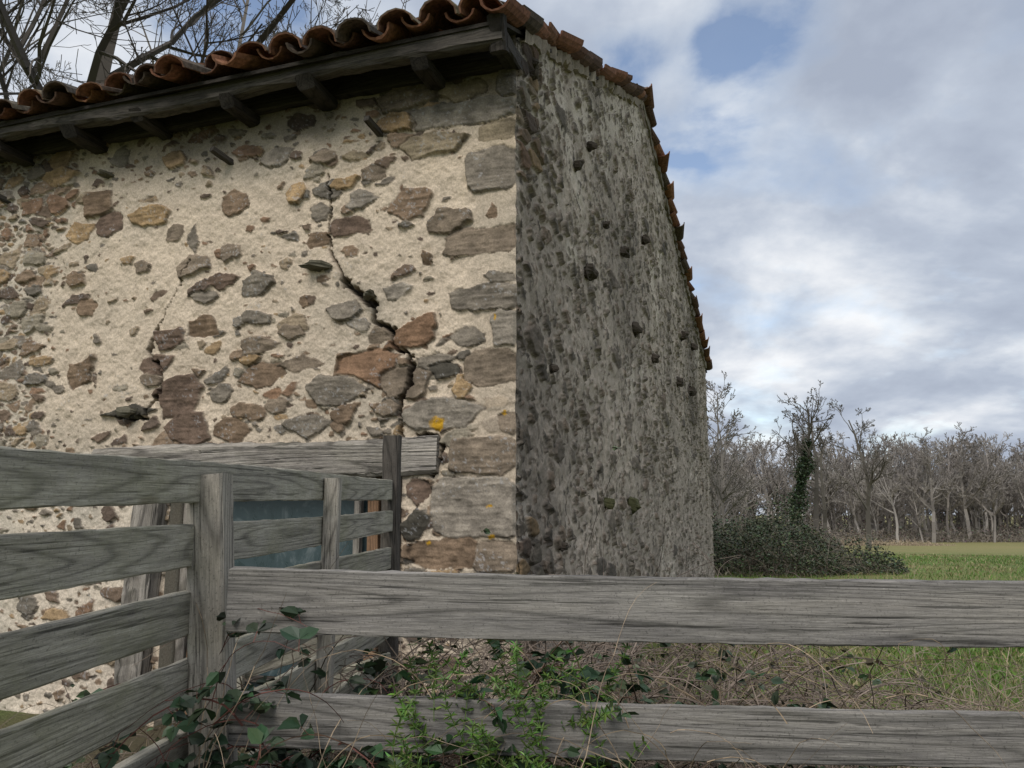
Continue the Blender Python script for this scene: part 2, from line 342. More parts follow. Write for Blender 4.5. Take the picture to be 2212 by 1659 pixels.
tc=N(nt,'ShaderNodeTexCoord'); n=N(nt,'ShaderNodeTexNoise',Scale=3.,Detail=6.,Roughness=.7,Distortion=1.); nt.links.new(tc.outputs['Object'],n.inputs['Vector'])
nt.links.new(ramp(nt,n.outputs[0],[(.35,(.03,.048,.052)),(.55,(.045,.07,.075)),(.72,(.18,.21,.21))]),b.inputs['Base Color'])
nt.links.new(ramp(nt,n.outputs[0],[(.4,(.2,)*3),(.7,(.6,)*3)]),b.inputs['Roughness'])
quad('door_glazing',[P(OP0,.20,0),P(OP0,.20,OPZ),P(OP1,.20,OPZ),P(OP1,.20,0)],mg_,(.1,.1,.1))
for i,(s,w,mt) in enumerate([(.95,.10,M_dark),(1.12,.09,M_orange),(1.25,.05,M_old),(2.62,.10,M_orange),(2.74,.08,M_old)]):
    plank('door_stile_%d'%(i+1),P(s,.14,0),P(s,.14,OPZ-.01),.06,w,mt,barn,up=(NA[0],NA[1],0))
for i,z in enumerate([.35,1.0]):
    plank('door_rail_%d'%(i+1),P(1.3,.165,z),P(2.58,.165,z),.05,.03,M_dark,barn)
plank('door_jamb',P(3.02,0,-.05,.04),P(2.93,0,1.80,.04),.16,.24,M_old,barn,up=(NA[0],NA[1],0),warp=.012)
plank('lintel_beam',P(.56,.02,1.95),P(3.6,.02,1.93),.27,.16,M_old,barn,warp=.014,n=60,bev=.03)
plank('jamb_board',P(.86,0,0,.03),P(.86,0,1.8,.03),.05,.05,M_dark,barn,up=(NA[0],NA[1],0))

def lump(c,r,seed,squash=(1,1,.7)):
    r_=np.random.default_rng(seed); nu,nv=10,7; V=[];F=[]
    ph=r_.random(8)*6
    for j in range(nv+1):
        th=math.pi*j/nv
        for i in range(nu):
            a=2*math.pi*i/nu; q=1+.25*math.sin(2*a+ph[0])+.2*math.sin(3*a+ph[1]+th*2)+r_.normal()*.08
            x,y,z=math.sin(th)*math.cos(a),math.sin(th)*math.sin(a),math.cos(th)
            m=max(abs(x),abs(y),abs(z))**.35; V.append([c[k]+r*q*squash[k]*(x,y,z)[k]/m for k in range(3)])
    for j in range(nv):
        for i in range(nu): F.append([j*nu+i,(j+1)*nu+i,(j+1)*nu+(i+1)%nu,j*nu+(i+1)%nu])
    return V,F
Va=[];Fa=[];Ca=[]
gl=[(1240,360,.065),(1270,318,.065),(1303,487,.05),(1343,545,.08),(1268,588,.095),(1368,712,.11),(1470,727,.11),(1493,750,.10),(1187,797,.045),(1410,775,.09),(1463,825,.11),(1487,845,.13),(1303,1090,.075),(1360,1093,.12),(1210,1180,.05),(1388,520,.08),(1145,165,.05),(1148,140,.05)]
for i,(u,v,r) in enumerate(gl):
    s,z=wG(u,v); q=C0+G*s+NG*.02; Vv,Ff=lump((q[0],q[1],z),r*.95,i); o=len(Va); Va+=Vv; Fa+=[[a+o for a in f] for f in Ff]; Ca+=[((.075,.075,.035) if v in(1090,1093) else (.070,.058,.046))]*len(Vv)
for i,(u,v,rx,rz) in enumerate([(690,578,.13,.03),(285,892,.10,.04),(800,640,.05,.025),(235,380,.06,.025)]):
    s,z=wA(u,v); q=C0+A*s+NA*.02; Vv,Ff=lump((q[0],q[1],z),1.,i+50,(rx,.07,rz)); o=len(Va); Va+=Vv; Fa+=[[a+o for a in f] for f in Ff]; Ca+=[(.12,.11,.08)]*len(Vv)
mk('protruding_stones',Va,Fa,M_gable,np.array(Ca),barn)
for i,(u,v,dx) in enumerate([(500,352,.06),(822,290,.03),(20,437,.09)]):
    s,z=wA(u,v); p0=P(s,0,z,-.02); p1=P(s+dx,0,z+.05,.17); plank('wall_peg_%d'%(i+1),p0,p1,.045,.05,M_dark,barn,n=6)

# ---------------------------------------------------------------- roof
SL=.4455; OV=.46
zb=WT+.085
gv=np.array([G[0],G[1],SL]); gl1=np.linalg.norm(gv); g3=gv/gl1
a3=np.array([A[0],A[1],0.])
sl2=.4455*RID/(WID-RID); gv2=np.array([-G[0],-G[1],sl2]); gl2=np.linalg.norm(gv2); g32=gv2/gl2
tv=[];tf=[];tcol=[]
na=8; PER=.305
def tiles(O,e,g,ncol,nrow,per,expo,Lt):
    nrm=np.cross(g,e); nrm/=np.linalg.norm(nrm)
    if nrm[2]<0: nrm=-nrm
    for kind in (0,1):
        for c in range(ncol):
            jc=rng.normal()*.016; jy=rng.normal()*.035
            for r in range(nrow):
                R0=.128 if kind==1 else .112; R1=.105 if kind==1 else .130
                th=np.linspace(-.06,math.pi+.06,na) if kind==1 else np.linspace(.0,math.pi,na)
                cx=(c+(.5 if kind==1 else 0))*per+jc+rng.normal()*.006
                y0=r*expo+jy+rng.normal()*.012-(.035 if kind==1 else 0); y1=y0+Lt
                tw=rng.normal()*.035; lift=rng.normal()*.013; roll=rng.normal()*.10; hk=.72+.12*rng.normal()*.5
                pts=[]
                for (yy,R,lf) in ((y0,R0,.034),(y1,R1,.0)):
                    for thk in (0,.017):
                        rr=R+(thk if kind==1 else -thk)
                        x=rr*np.cos(th+roll); h=rr*np.sin(th+roll)*hk
                        if kind==1: hh=.050+h+lf+lift
                        else: hh=.095-h+lf*.6+lift
                        pts.append(O[None]+e[None]*(cx+x[:,None]+tw*(yy-y0)*3)+g[None]*yy+nrm[None]*(hh+rng.normal(size=na)*.002)[:,None])
                pts=np.concatenate(pts); o=sum_[0]; sum_[0]+=len(pts); tv.append(pts)
                f=[]
                for i in range(na-1):
                    f+= [[i,i+1,2*na+i+1,2*na+i],[na+i,na+i+1,3*na+i+1,3*na+i],[i,i+1,na+i+1,na+i],[2*na+i,2*na+i+1,3*na+i+1,3*na+i]]
                f+=[[0,na,3*na,2*na],[na-1,2*na-1,4*na-1,3*na-1]]
                tf.append(np.array(f)+o)
                red=np.array([[.25,.115,.072],[.18,.093,.064],[.30,.145,.085],[.13,.078,.058],[.12,.09,.068]])[rng.integers(5)]*(.7+.5*rng.random()); br=np.array([[.08,.07,.057],[.12,.108,.083],[.15,.085,.055],[.068,.062,.053],[.19,.17,.115],[.10,.092,.072]])[rng.integers(6)]*(.8+.4*rng.random())
                outer=br if kind==1 else red*.75
                cc=np.concatenate([np.tile(red*.8,(na,1)),np.tile(outer*.8+red*.15,(na,1)),np.tile(red,(na,1)),np.tile(outer,(na,1))])
                tcol.append(cc)
sum_=[0]
O1=np.array([*(C0+G*(-OV/1.0)),zb-SL*OV])-a3*.05
nrow1=int((RID+OV)*gl1/.36)+1
tiles(O1,a3,g3,30,nrow1,PER,.36,.46)
O2=np.array([*(C0+G*(WID+.3)),zb-sl2*.3])-a3*.05
tiles(O2,a3,g32,30,int((WID-RID+.3)*gl2/.36)+1,PER,.36,.46)
OR=np.array([*(C0+G*RID),zb+SL*RID+.06])-a3*.12
e=np.array([G[0],G[1],0.])
for r in range(26):
    th=np.linspace(0,math.pi,na); pts=[]
    for (yy,R) in ((r*.36,.14),(r*.36+.46,.118)):
        for thk in (0,.015):
            rr=R+thk; pts.append(OR[None]+e[None]*(rr*np.cos(th))[:,None]+a3[None]*yy+np.array([0,0,1.])[None]*(rr*np.sin(th)+(.02 if yy==r*.36 else 0))[:,None])
    pts=np.concatenate(pts); o=sum_[0]; sum_[0]+=len(pts); tv.append(pts); f=[]
    for i in range(na-1): f+= [[i,i+1,2*na+i+1,2*na+i],[na+i,na+i+1,3*na+i+1,3*na+i],[i,i+1,na+i+1,na+i],[2*na+i,2*na+i+1,3*na+i+1,3*na+i]]
    f+=[[0,na,3*na,2*na],[na-1,2*na-1,4*na-1,3*na-1]]
    tf.append(np.array(f)+o); tcol.append(np.tile(np.array([.12,.09,.068]),(4*na,1)))
mk('roof_tiles',np.concatenate(tv),np.concatenate(tf),M_tile,np.concatenate(tcol),barn,False)
def deck(name,g0,g1,z0,z1,th,s0,s1,mat):
    b=[P(s0,g0,z0),P(s1,g0,z0),P(s1,g1,z1),P(s0,g1,z1)]; t=[(x,y,z+th) for x,y,z in b]
    mk(name,b+t,[[3,2,1,0],[4,5,6,7],[0,1,5,4],[1,2,6,5],[2,3,7,6],[3,0,4,7]],mat,np.tile(np.array((.10,.08,.06)),(8,1)),barn)
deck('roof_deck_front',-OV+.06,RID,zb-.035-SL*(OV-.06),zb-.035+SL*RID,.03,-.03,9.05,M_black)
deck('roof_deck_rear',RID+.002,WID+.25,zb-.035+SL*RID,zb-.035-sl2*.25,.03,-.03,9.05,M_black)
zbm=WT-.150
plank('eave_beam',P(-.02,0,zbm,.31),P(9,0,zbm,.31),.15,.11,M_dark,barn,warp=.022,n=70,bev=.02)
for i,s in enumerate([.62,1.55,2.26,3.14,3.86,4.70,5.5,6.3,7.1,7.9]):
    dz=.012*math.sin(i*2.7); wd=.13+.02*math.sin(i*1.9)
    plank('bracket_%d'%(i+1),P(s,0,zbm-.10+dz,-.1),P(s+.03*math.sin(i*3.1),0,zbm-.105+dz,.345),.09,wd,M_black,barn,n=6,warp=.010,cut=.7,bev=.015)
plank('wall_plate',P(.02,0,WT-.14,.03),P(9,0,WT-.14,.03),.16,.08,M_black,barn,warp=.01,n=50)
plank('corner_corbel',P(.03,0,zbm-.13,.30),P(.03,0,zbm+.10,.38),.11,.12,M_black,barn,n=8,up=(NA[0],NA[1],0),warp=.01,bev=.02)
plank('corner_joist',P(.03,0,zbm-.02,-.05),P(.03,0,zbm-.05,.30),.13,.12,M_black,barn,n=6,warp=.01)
def strip(name,g0,g1,z0,z1,mat,col):
    n=90; V=[];F=[];
    for i in range(n+1):
        t=i/n; g=g0+(g1-g0)*t; z=z0+(z1-z0)*t; j=rng.normal()*.014; k=rng.normal()*.025
        q=C0+G*g; 
        for (o,dz) in ((-.1,-.03),(.040+j,-.03+k),(.045+j,.075),(-.1,.075)):
            V.append((q[0]+NG[0]*o,q[1]+NG[1]*o,z+dz))
    for i in range(n):
        for j in range(4): F.append([i*4+j,i*4+(j+1)%4,(i+1)*4+(j+1)%4,(i+1)*4+j])
    mk(name,V,F,mat,np.tile(np.array(col),(len(V),1))*(1+.2*rng.normal(size=(len(V),1))),barn)
strip('verge_mortar_front',.02,RID,WT+.04,WT+.04+SL*RID,M_gable,(.26,.22,.175))
strip('verge_mortar_rear',RID+.01,WID,WT+.04+SL*RID,WT+.04,M_gable,(.2,.175,.14))

# ---------------------------------------------------------------- fences
ff=empty('wooden_fence'); lf=empty('wooden_fence')
E=EYE
plank('rail_top',(-.640,1.755,E-.193),(2.6,1.66,E-.240),.140,.032,M_wfence,ff,warp=.004,n=80,bev=.003)
plank('rail_low',(-.62,1.755,E-.450),(2.6,1.66,E-.500),.110,.030,M_wfence,ff,warp=.004,n=80,bev=.003)
plank('rail_bottom',(-.62,1.755,E-.78),(2.6,1.66,E-.82),.110,.030,M_wfence,ff,warp=.004,n=60,bev=.003)
plank('post_end',(2.1,1.73,-.1),(2.1,1.73,E-.05),.08,.08,M_post,ff,up=(0,-1,0))
plank('corner_post',(-.600,1.83,-.1),(-.7455,1.84,E+.093),.078,.088,M_post,ff,up=(0,-1,0),warp=.003,bev=.006,n=50)
d=np.array([.087,.996])
def LP(t,z): q=np.array([-.755,1.905])+d*t; return (q[0],q[1],E+z)
rl=[(.057,.118,.098),(-.089,-.037,.100),(-.238,-.207,.100),(-.385,-.37,.098),(-.555,-.53,.1),(-.72,-.70,.1)]
for i,(za,ze,h) in enumerate(rl):
    tA=-.74; slope=(ze-za)/(1.80-tA)
    plank('rail_%d'%(i+1),LP(-1.6,za-slope*.86),LP(1.80,ze),h,.026,M_wfence2,lf,warp=.004,n=70,bev=.003)
plank('end_post',(LP(1.84,0)[0],LP(1.84,0)[1],-.1),(LP(1.84,0)[0]-.0,LP(1.84,0)[1],E+.385),.078,.085,M_dark,lf,up=(0,-1,0),warp=.008)
plank('middle_post',(LP(.80,0)[0]+.045,LP(.80,0)[1],-.1),(LP(.80,0)[0]+.040,LP(.80,0)[1],E+.125),.05,.055,M_post,lf,up=(0,-1,0),warp=.004)
plank('near_post',(LP(-1.5,0)[0]+.06,LP(-1.5,0)[1],-.1),(LP(-1.5,0)[0]+.06,LP(-1.5,0)[1],E+.1),.07,.07,M_post,lf,up=(0,-1,0),warp=.004)
gt=empty('wooden_gate')
for i,z in enumerate([-.36,-.54,-.72]):
    plank('gate_rail_%d'%(i+1),(-.56,3.60,E+z+.05),(-1.15,3.2,E+z-.10),.09,.024,M_wfence2,gt,warp=.004)
plank('gate_upright',(-1.12,3.19,.0),(-1.12,3.19,E-.33),.03,.06,M_wfence2,gt,up=(0,-1,0))

# ---------------------------------------------------------------- ground
def gz(x,y):
    r=np.hypot(x,y); return -2.0*ss(12,100,r)+.05*fbm(np.asarray(x)*.15+50,np.asarray(y)*.15+50,2,33)*ss(5,12,r)
g=np.sign(np.linspace(-1,1,181))*(np.abs(np.linspace(-1,1,181))**3)*1500
gx,gy=np.meshgrid(g,g,indexing='ij'); V=np.stack([gx,gy,gz(gx,gy)],-1).reshape(-1,3); I=np.arange(181*181).reshape(181,181)
F=np.stack([I[:-1,:-1],I[1:,:-1],I[1:,1:],I[:-1,1:]],-1).reshape(-1,4)
m,nt,b=newmat('field_grass',.95); tc=N(nt,'ShaderNodeTexCoord')
n1=N(nt,'ShaderNodeTexNoise',Scale=.12,Detail=5.,Roughness=.6); nt.links.new(tc.outputs['Object'],n1.inputs['Vector'])
n2=N(nt,'ShaderNodeTexNoise',Scale=.9,Detail=7.,Roughness=.75); nt.links.new(tc.outputs['Object'],n2.inputs['Vector'])
n3=N(nt,'ShaderNodeTexNoise',Scale=30.,Detail=4.,Roughness=.7); nt.links.new(tc.outputs['Object'],n3.inputs['Vector'])
c=ramp(nt,n1.outputs[0],[(.38,(.095,.16,.035)),(.55,(.145,.19,.05)),(.68,(.22,.21,.08))])
c=mixc(nt,'MIX',ramp(nt,n2.outputs[0],[(.42,(0,)*3),(.62,(.75,)*3)]),c,(.22,.195,.085))
c=mixc(nt,'MULTIPLY',.8,c,ramp(nt,n3.outputs[0],[(.3,(.5,)*3),(.7,(1.3,)*3)]))
sp_=N(nt,'ShaderNodeSeparateXYZ'); nt.links.new(tc.outputs['Object'],sp_.inputs[0])
yy=math_(nt,'ADD',sp_.outputs[1],math_(nt,'MULTIPLY',n2.outputs[0],60))
mr=N(nt,'ShaderNodeMapRange'); mr.inputs[1].default_value=55; mr.inputs[2].default_value=105; mr.inputs[4].default_value=.65; nt.links.new(yy,mr.inputs[0])
c=mixc(nt,'MIX',mr.outputs[0],c,(.28,.24,.115))
mr=N(nt,'ShaderNodeMapRange'); mr.inputs[1].default_value=5.0; mr.inputs[2].default_value=3.4; mr.inputs[4].default_value=.92
ln=N(nt,'ShaderNodeVectorMath',operation='DISTANCE'); nt.links.new(tc.outputs['Object'],ln.inputs[0]); ln.inputs[1].default_value=(-1.0,3.2,0)
nt.links.new(ln.outputs['Value'],mr.inputs[0]); c=mixc(nt,'MIX',mr.outputs[0],c,mixc(nt,'MIX',n3.outputs[0],(.05,.042,.028),(.13,.10,.065)))
nt.links.new(c,b.inputs['Base Color'])
bp=N(nt,'ShaderNodeBump',Strength=.8,Distance=.05); nt.links.new(n3.outputs[0],bp.inputs['Height']); nt.links.new(bp.outputs[0],b.inputs['Normal'])
mk('ground',V,F,m,None,None,True)

# ---------------------------------------------------------------- plants: builders
def tubes(P0,P1,R0,R1,sides=4):
    P0=np.asarray(P0);P1=np.asarray(P1);R0=np.asarray(R0);R1=np.asarray(R1)
    d=P1-P0; d/=np.linalg.norm(d,axis=1,keepdims=True)+1e-9
    ref=np.where(np.abs(d[:,2:3])<.9,np.array([[0,0,1.]]),np.array([[1.,0,0]]))
    u=np.cross(d,ref); u/=np.linalg.norm(u,axis=1,keepdims=True)+1e-9; v=np.cross(d,u)
    n=len(P0); V=np.zeros((n,2,sides,3))
    for k in range(sides):
        a=2*math.pi*k/sides; dirn=u*math.cos(a)+v*math.sin(a)
        V[:,0,k]=P0+dirn*R0[:,None]; V[:,1,k]=P1+dirn*R1[:,None]
    base=(np.arange(n)*2*sides)[:,None]; F=[]
    for k in range(sides):
        F.append(np.concatenate([base+k,base+(k+1)%sides,base+sides+(k+1)%sides,base+sides+k],1))
    return V.reshape(-1,3),np.concatenate(F)
def gen_tree(seed,h,r0,levels,nb=(10,6,5,4,3),up=.25,start=.35,wig=.12,lean=(0,0),spread=1.,minr=.004,lfrac=.5):
    r=np.random.default_rng(seed); seg=[]
    st=[(np.zeros(3),np.array([lean[0],lean[1],1.]),h,r0,0)]
    while st:
        p,d,L,rad,lv=st.pop(); d=d/np.linalg.norm(d); ns=(9,6,5,4,3,2)[lv]; sl=L/ns; tip=rad*(.25 if lv else .22)
        sp0=start if lv==0 else .2
        nbr=nb[lv] if lv<levels else 0
        ts=np.sort(sp0+(1-sp0)*r.random(nbr)) if nbr else []
        ti=0
        for i in range(ns):
            d=d+r.normal(size=3)*wig*(1 if lv else .5); d[2]+=up*.12*lv; d/=np.linalg.norm(d)
            p2=p+d*sl; ra=rad+(tip-rad)*i/ns; rb=rad+(tip-rad)*(i+1)/ns
            seg.append((p,p2,max(ra,minr),max(rb,minr)))
            while ti<len(ts) and ts[ti]<=(i+1)/ns:
                f=ts[ti]*ns-i; q=p+(p2-p)*f; rr=rad+(tip-rad)*ts[ti]
                a=r.normal(size=3); a-=a.dot(d)*d; a/=np.linalg.norm(a)
                ang=math.radians(r.uniform(30,62))*spread
                nd=d*math.cos(ang)+a*math.sin(ang)
                cl=L*lfrac*(1.15-.55*(ts[ti]-sp0)/(1-sp0+1e-6))*r.uniform(.7,1.2)
                st.append((q,nd,cl,max(rr*.62,minr),lv+1)); ti+=1
            p=p2
    a=np.array([s[0] for s in seg]);b_=np.array([s[1] for s in seg]);c=np.array([s[2] for s in seg]);e=np.array([s[3] for s in seg])
    return a,b_,c,e
def leafset(pos,size,col,rr,wr=.62,droop=0.,dirs=None,colvar=.35,upn=.8):
    n=len(pos)
    if dirs is None:
        dirs=rr.normal(size=(n,3)); dirs[:,2]*=.5; dirs[:,2]-=droop
    dirs=dirs/np.linalg.norm(dirs,axis=1,keepdims=True)
    nr=rr.normal(size=(n,3)); nr[:,2]+=upn*1.5; nr-= (nr*dirs).sum(1,keepdims=True)*dirs; nr/=np.linalg.norm(nr,axis=1,keepdims=True)
    sd=np.cross(dirs,nr); sz=size*(.6+.7*rr.random((n,1)))
    w=sz*wr*.5
    p0=pos; tip=pos+dirs*sz-nr*sz*.12
    L1=pos+dirs*sz*.28+sd*w+nr*sz*.1; L2=pos+dirs*sz*.66+sd*w*.8+nr*sz*.06
    R1=pos+dirs*sz*.28-sd*w+nr*sz*.1; R2=pos+dirs*sz*.66-sd*w*.8+nr*sz*.06
    V=np.stack([p0,L1,L2,tip,R2,R1],1).reshape(-1,3); b0=(np.arange(n)*6)[:,None]
    F=np.concatenate([b0+np.array([[0,1,2,3]]),b0+np.array([[0,3,4,5]])])
    c=np.array(col)[None]*(1-colvar+2*colvar*rr.random((n,1))); c=c*(1+.12*rr.normal(size=(n,3)))
    return V,F,np.repeat(np.clip(c,.005,1),6,0)
def tree_obj(name,loc,seed,h,r0,levels,col,sides=3,ivy=0,**kw):
    a,b_,c,e=gen_tree(seed,h,r0,levels,**kw); V,F=tubes(a,b_,c,e,sides)
    rr=np.random.default_rng(seed); cc=np.repeat(np.array(col)[None]*(.75+.5*rr.random((len(a),1))),2*sides,0)
    z=float(gz(loc[0],loc[1]))
    if not ivy:
        o=mk(name,V,F,M_bark,cc); o.location=(loc[0],loc[1],z-.05); return o
    e_=empty(name); e_.location=(loc[0],loc[1],z-.05)
    mk('trunk_and_limbs',V,F,M_bark,cc,e_)
    k=[i for i in range(len(a)) if c[i]>r0*.42]
    pos=[];
    for i in range(ivy):
        j=k[rr.integers(len(k))] ; t=rr.random(); q=a[j]+(b_[j]-a[j])*t
        if q[2]>h*.80: continue
        pos.append(q+rr.normal(size=3)*(.22+.16*(1-q[2]/h)+.15*math.sin(q[2]*1.9))*np.array([1,1,.8]))
    pos=np.array(pos); Vl,Fl,Cl=leafset(pos,.24,(.035,.055,.025),rr); mk('ivy_leaves',Vl,Fl,M_leaf,Cl,e_)
    return e_

tree_obj('bare_oak_tree',(-9.3,15.),11,17.,.30,5,(.085,.075,.065),nb=(13,9,6,5,3),start=.40,spread=1.0,wig=.12,minr=.006,lfrac=.48)
tree_obj('bare_oak_tree',(-10.8,24.),12,20.,.26,5,(.14,.125,.11),nb=(13,8,7,5,3),start=.4,wig=.12,minr=.008,lfrac=.42)
tree_obj('bare_oak_tree',(-15.5,19.),13,18.,.28,5,(.10,.09,.08),nb=(12,8,6,4,3),start=.3,wig=.13,minr=.007,lfrac=.45)
for i,(x,y,h,sd) in enumerate([(11.4,42,9.0,21),(12.3,46,8.2,22),(12.8,43,4.6,23),(10.7,38,7.6,27)]):
    tree_obj('bare_hedgerow_tree',(x,y),sd,h,.11,4,(.17,.155,.14),nb=(20,8,5,4),start=.08,wig=.12,minr=.012,lfrac=.30)
tree_obj('ivy_covered_tree',(26.4,70),41,12.8,.40,4,(.09,.082,.07),ivy=5000,nb=(9,5,4,4),start=.42,wig=.2,minr=.024,lfrac=.38)
tree_obj('bare_twisted_tree',(28.9,72),32,12.8,.36,4,(.10,.09,.08),nb=(9,5,4,4),start=.3,wig=.22,minr=.022,lfrac=.42,spread=1.0)
tree_obj('bare_twisted_tree',(34.6,74),43,12.8,.32,4,(.11,.10,.085),nb=(9,6,5,4),start=.28,wig=.18,minr=.02,lfrac=.42)
tree_obj('bare_twisted_tree',(32.0,78),34,11.5,.30,4,(.11,.10,.085),nb=(8,5,4,4),start=.3,wig=.2,minr=.022,lfrac=.42)
wood=empty('distant_woodland')
vars_=[]
for k in range(7):
    if k<4: a,b_,c,e=gen_tree(200+k,12.0,.17,3,nb=(26,10,7),start=.24,wig=.09,minr=.024,lfrac=.22,up=1.0)
    else: a,b_,c,e=gen_tree(200+k,11.6,.24,4,nb=(10,6,5,4),start=.32,wig=.15,minr=.022,lfrac=.42,up=.4)
    V,F=tubes(a,b_,c,e,3)
    rr=np.random.default_rng(k); cc=np.repeat(np.array([[.25,.225,.205],[.21,.19,.172],[.29,.265,.24]][k%3])[None]*(.7+.6*rr.random((len(a),1))),6,0)  # bark colours paler and greyer, with distance haze painted in
    o=mk('woodland_tree_%d'%k,V,F,M_bark,cc,wood); o.location=(20+k*9,104,-2.1); vars_.append(o)
for k in range(440):
    if k<390: x=rng.uniform(16,88); y=rng.uniform(97,136)+5*math.sin(x*.21)+3*math.sin(x*.6)
    else: x=rng.uniform(-90,14); y=rng.uniform(97,120)
    o=bpy.data.objects.new('woodland_tree',vars_[k%7].data); bpy.context.scene.collection.objects.link(o); o.parent=wood
    sc=rng.uniform(.62,1.10)*(1+(y-97)*.003)*(1+.07*math.sin(x*.33+1)); o.location=(x,y,-2.1); o.rotation_euler=(0,0,rng.uniform(0,6.28)); o.scale=(sc*1.1,sc*1.1,sc)
def thicket(name,cx,cy,rx,ry,h,nst,nlf,lsize,lcol,scol,seed,minr=.004,am=.35,fr=1.3):
    rr=np.random.default_rng(seed); e_=empty(name)
    P0=[];P1=[];R0=[];R1=[]
    for i in range(nst):
        a=rr.random()*6.283; q=math.sqrt(rr.random()); x=cx+rx*q*math.cos(a); y=cy+ry*q*math.sin(a); z=float(gz(x,y))
        hh=h*math.sqrt(max(.05,1-q*q))*rr.uniform(.5,1.15); p=np.array([x,y,z]); d=np.array([rr.normal()*.5,rr.normal()*.5,1.]); ns=6; L=hh*1.4/ns
        for k in range(ns):
            d=d/np.linalg.norm(d); p2=p+d*L; P0.append(p);P1.append(p2);R0.append(minr*(1.3-k*.15));R1.append(minr*(1.15-k*.15)); p=p2; d=d+rr.normal(size=3)*.35; d[2]-=.28
    V,F=tubes(P0,P1,R0,R1,3); cc=np.repeat(np.array(scol)[None]*(.6+.8*rr.random((len(P0),1))),6,0); mk('stems',V,F,M_stem,cc,e_)
    if nlf:
        a=rr.random(nlf)*6.283; q=np.sqrt(rr.random(nlf)); x=cx+rx*q*np.cos(a)*1.02; y=cy+ry*q*np.sin(a)*1.02
        ht=h*(1-q*q)**.6*(.85+am*1.6*fbm(x*fr+60,y*fr+60,3,44)); z=gz(x,y)+np.maximum(ht,.1)*(rr.random(nlf)**.4)
        V,F,C=leafset(np.stack([x,y,z],1),lsize,lcol,rr,colvar=.55); mk('leaves',V,F,M_leaf,C,e_)
    return e_
thicket('bramble_bush',7.0,21.5,2.1,2.2,1.85,500,9500,.08,(.052,.066,.034),(.15,.125,.10),301,.006,am=.45)
thicket('bramble_bush',9.0,22.0,2.2,1.6,.95,450,5500,.08,(.055,.068,.036),(.15,.125,.10),308,.006,am=.5)
thicket('bramble_bush',9.2,30,2.4,3.,1.9,400,6000,.11,(.058,.066,.04),(.17,.14,.11),302,.009,am=.5)
thicket('hedge_thicket',17,52,5.5,4,2.4,900,5000,.17,(.085,.08,.055),(.19,.165,.14),303,.016)
thicket('hedge_thicket',26,74,6,3,2.6,900,4000,.2,(.07,.07,.05),(.19,.165,.14),304,.02)
thicket('hedge_thicket',50,97,48,2.5,2.3,3500,6000,.26,(.13,.115,.085),(.23,.20,.17),305,.03,fr=.3)  # pale colours here and in the next thicket include painted distance haze
thicket('hedge_thicket',50,112,52,5.,4.6,4500,6000,.35,(.19,.17,.145),(.24,.215,.19),306,.04,fr=.2)
thicket('dry_bracken',38,86,12,2.5,.9,1500,0,.2,(.2,.15,.1),(.34,.27,.19),307,.025)

def canes(name,n,box,seed,L,col,r=.0022,leaves=0,lcol=(.03,.06,.018),lsize=.05,upz=.9,sag=.16,trif=True,wander=.12):
    rr=np.random.default_rng(seed); P0=[];P1=[];R0=[];R1=[];lp=[];ld=[]
    (x0,x1),(y0,y1),(z0,z1)=box
    for i in range(n):
        p=np.array([rr.uniform(x0,x1),rr.uniform(y0,y1),rr.uniform(z0,z1)]); a=rr.random()*6.283
        d=np.array([math.cos(a)*.7,math.sin(a)*.45,upz*rr.uniform(.2,1.)]); ns=14; l=L*rr.uniform(.5,1.2)/ns; rad=r*rr.uniform(.6,1.4)
        for k in range(ns):
            d=d/np.linalg.norm(d); p2=p+d*l; P0.append(p);P1.append(p2);R0.append(rad*(1-.05*k));R1.append(rad*(.95-.05*k)); p=p2; d=d+rr.normal(size=3)*wander; d[2]-=sag
            if rr.random()<leaves:
                o=rr.normal(size=3); o/=np.linalg.norm(o); pe=p+o*.025
                P0.append(p);P1.append(pe);R0.append(.001);R1.append(.0008)
                if trif:
                    for q in (-1.,0,1.):
                        c_,s_=math.cos(q*1.1),math.sin(q*1.1); dd=np.array([o[0]*c_-o[1]*s_,o[0]*s_+o[1]*c_,o[2]*.5-.15]); lp.append(pe); ld.append(dd)
                else: lp.append(pe); ld.append(o)
            if p[2]<.01: break
    e_=empty(name); V,F=tubes(P0,P1,R0,R1,3); cc=np.repeat(np.array(col)[None]*(.5+1.*rr.random((len(P0),1))),6,0); mk('canes',V,F,M_stem,cc,e_)
    if lp:
        V,F,C=leafset(np.array(lp),lsize,lcol,rr,wr=.68,dirs=np.array(ld),colvar=.45); mk('leaves',V,F,M_leaf,C,e_)
    return e_
canes('dead_bramble_thicket',1900,((-.5,1.5),(2.4,4.5),(.0,.86)),401,1.0,(.17,.135,.11),.003,leaves=.05,lcol=(.08,.075,.04),lsize=.03)
canes('dead_bramble_thicket',520,((1.0,3.6),(3.4,5.4),(.0,.42)),402,1.0,(.22,.175,.135),.003,upz=1.2)
canes('dead_bramble_thicket',600,((-.9,.7),(2.0,3.4),(.1,.92)),403,.8,(.14,.11,.085),.0025,leaves=.10,lcol=(.045,.06,.028),lsize=.035)
canes('dead_bramble_thicket',700,((-3.2,-.9),(1.9,4.2),(.0,.35)),409,.8,(.14,.11,.085),.0025,leaves=.10,lcol=(.045,.065,.028),lsize=.045)
canes('dry_weed_stems',260,((1.6,3.4),(3.2,4.8),(.0,.1)),404,1.0,(.27,.21,.16),.0025,upz=2.5,sag=.05)
canes('bramble_plant',150,((-.34,.34),(1.74,2.15),(.35,1.08)),411,.5,(.10,.06,.04),.0022,leaves=.55,lcol=(.035,.068,.028),lsize=.040)
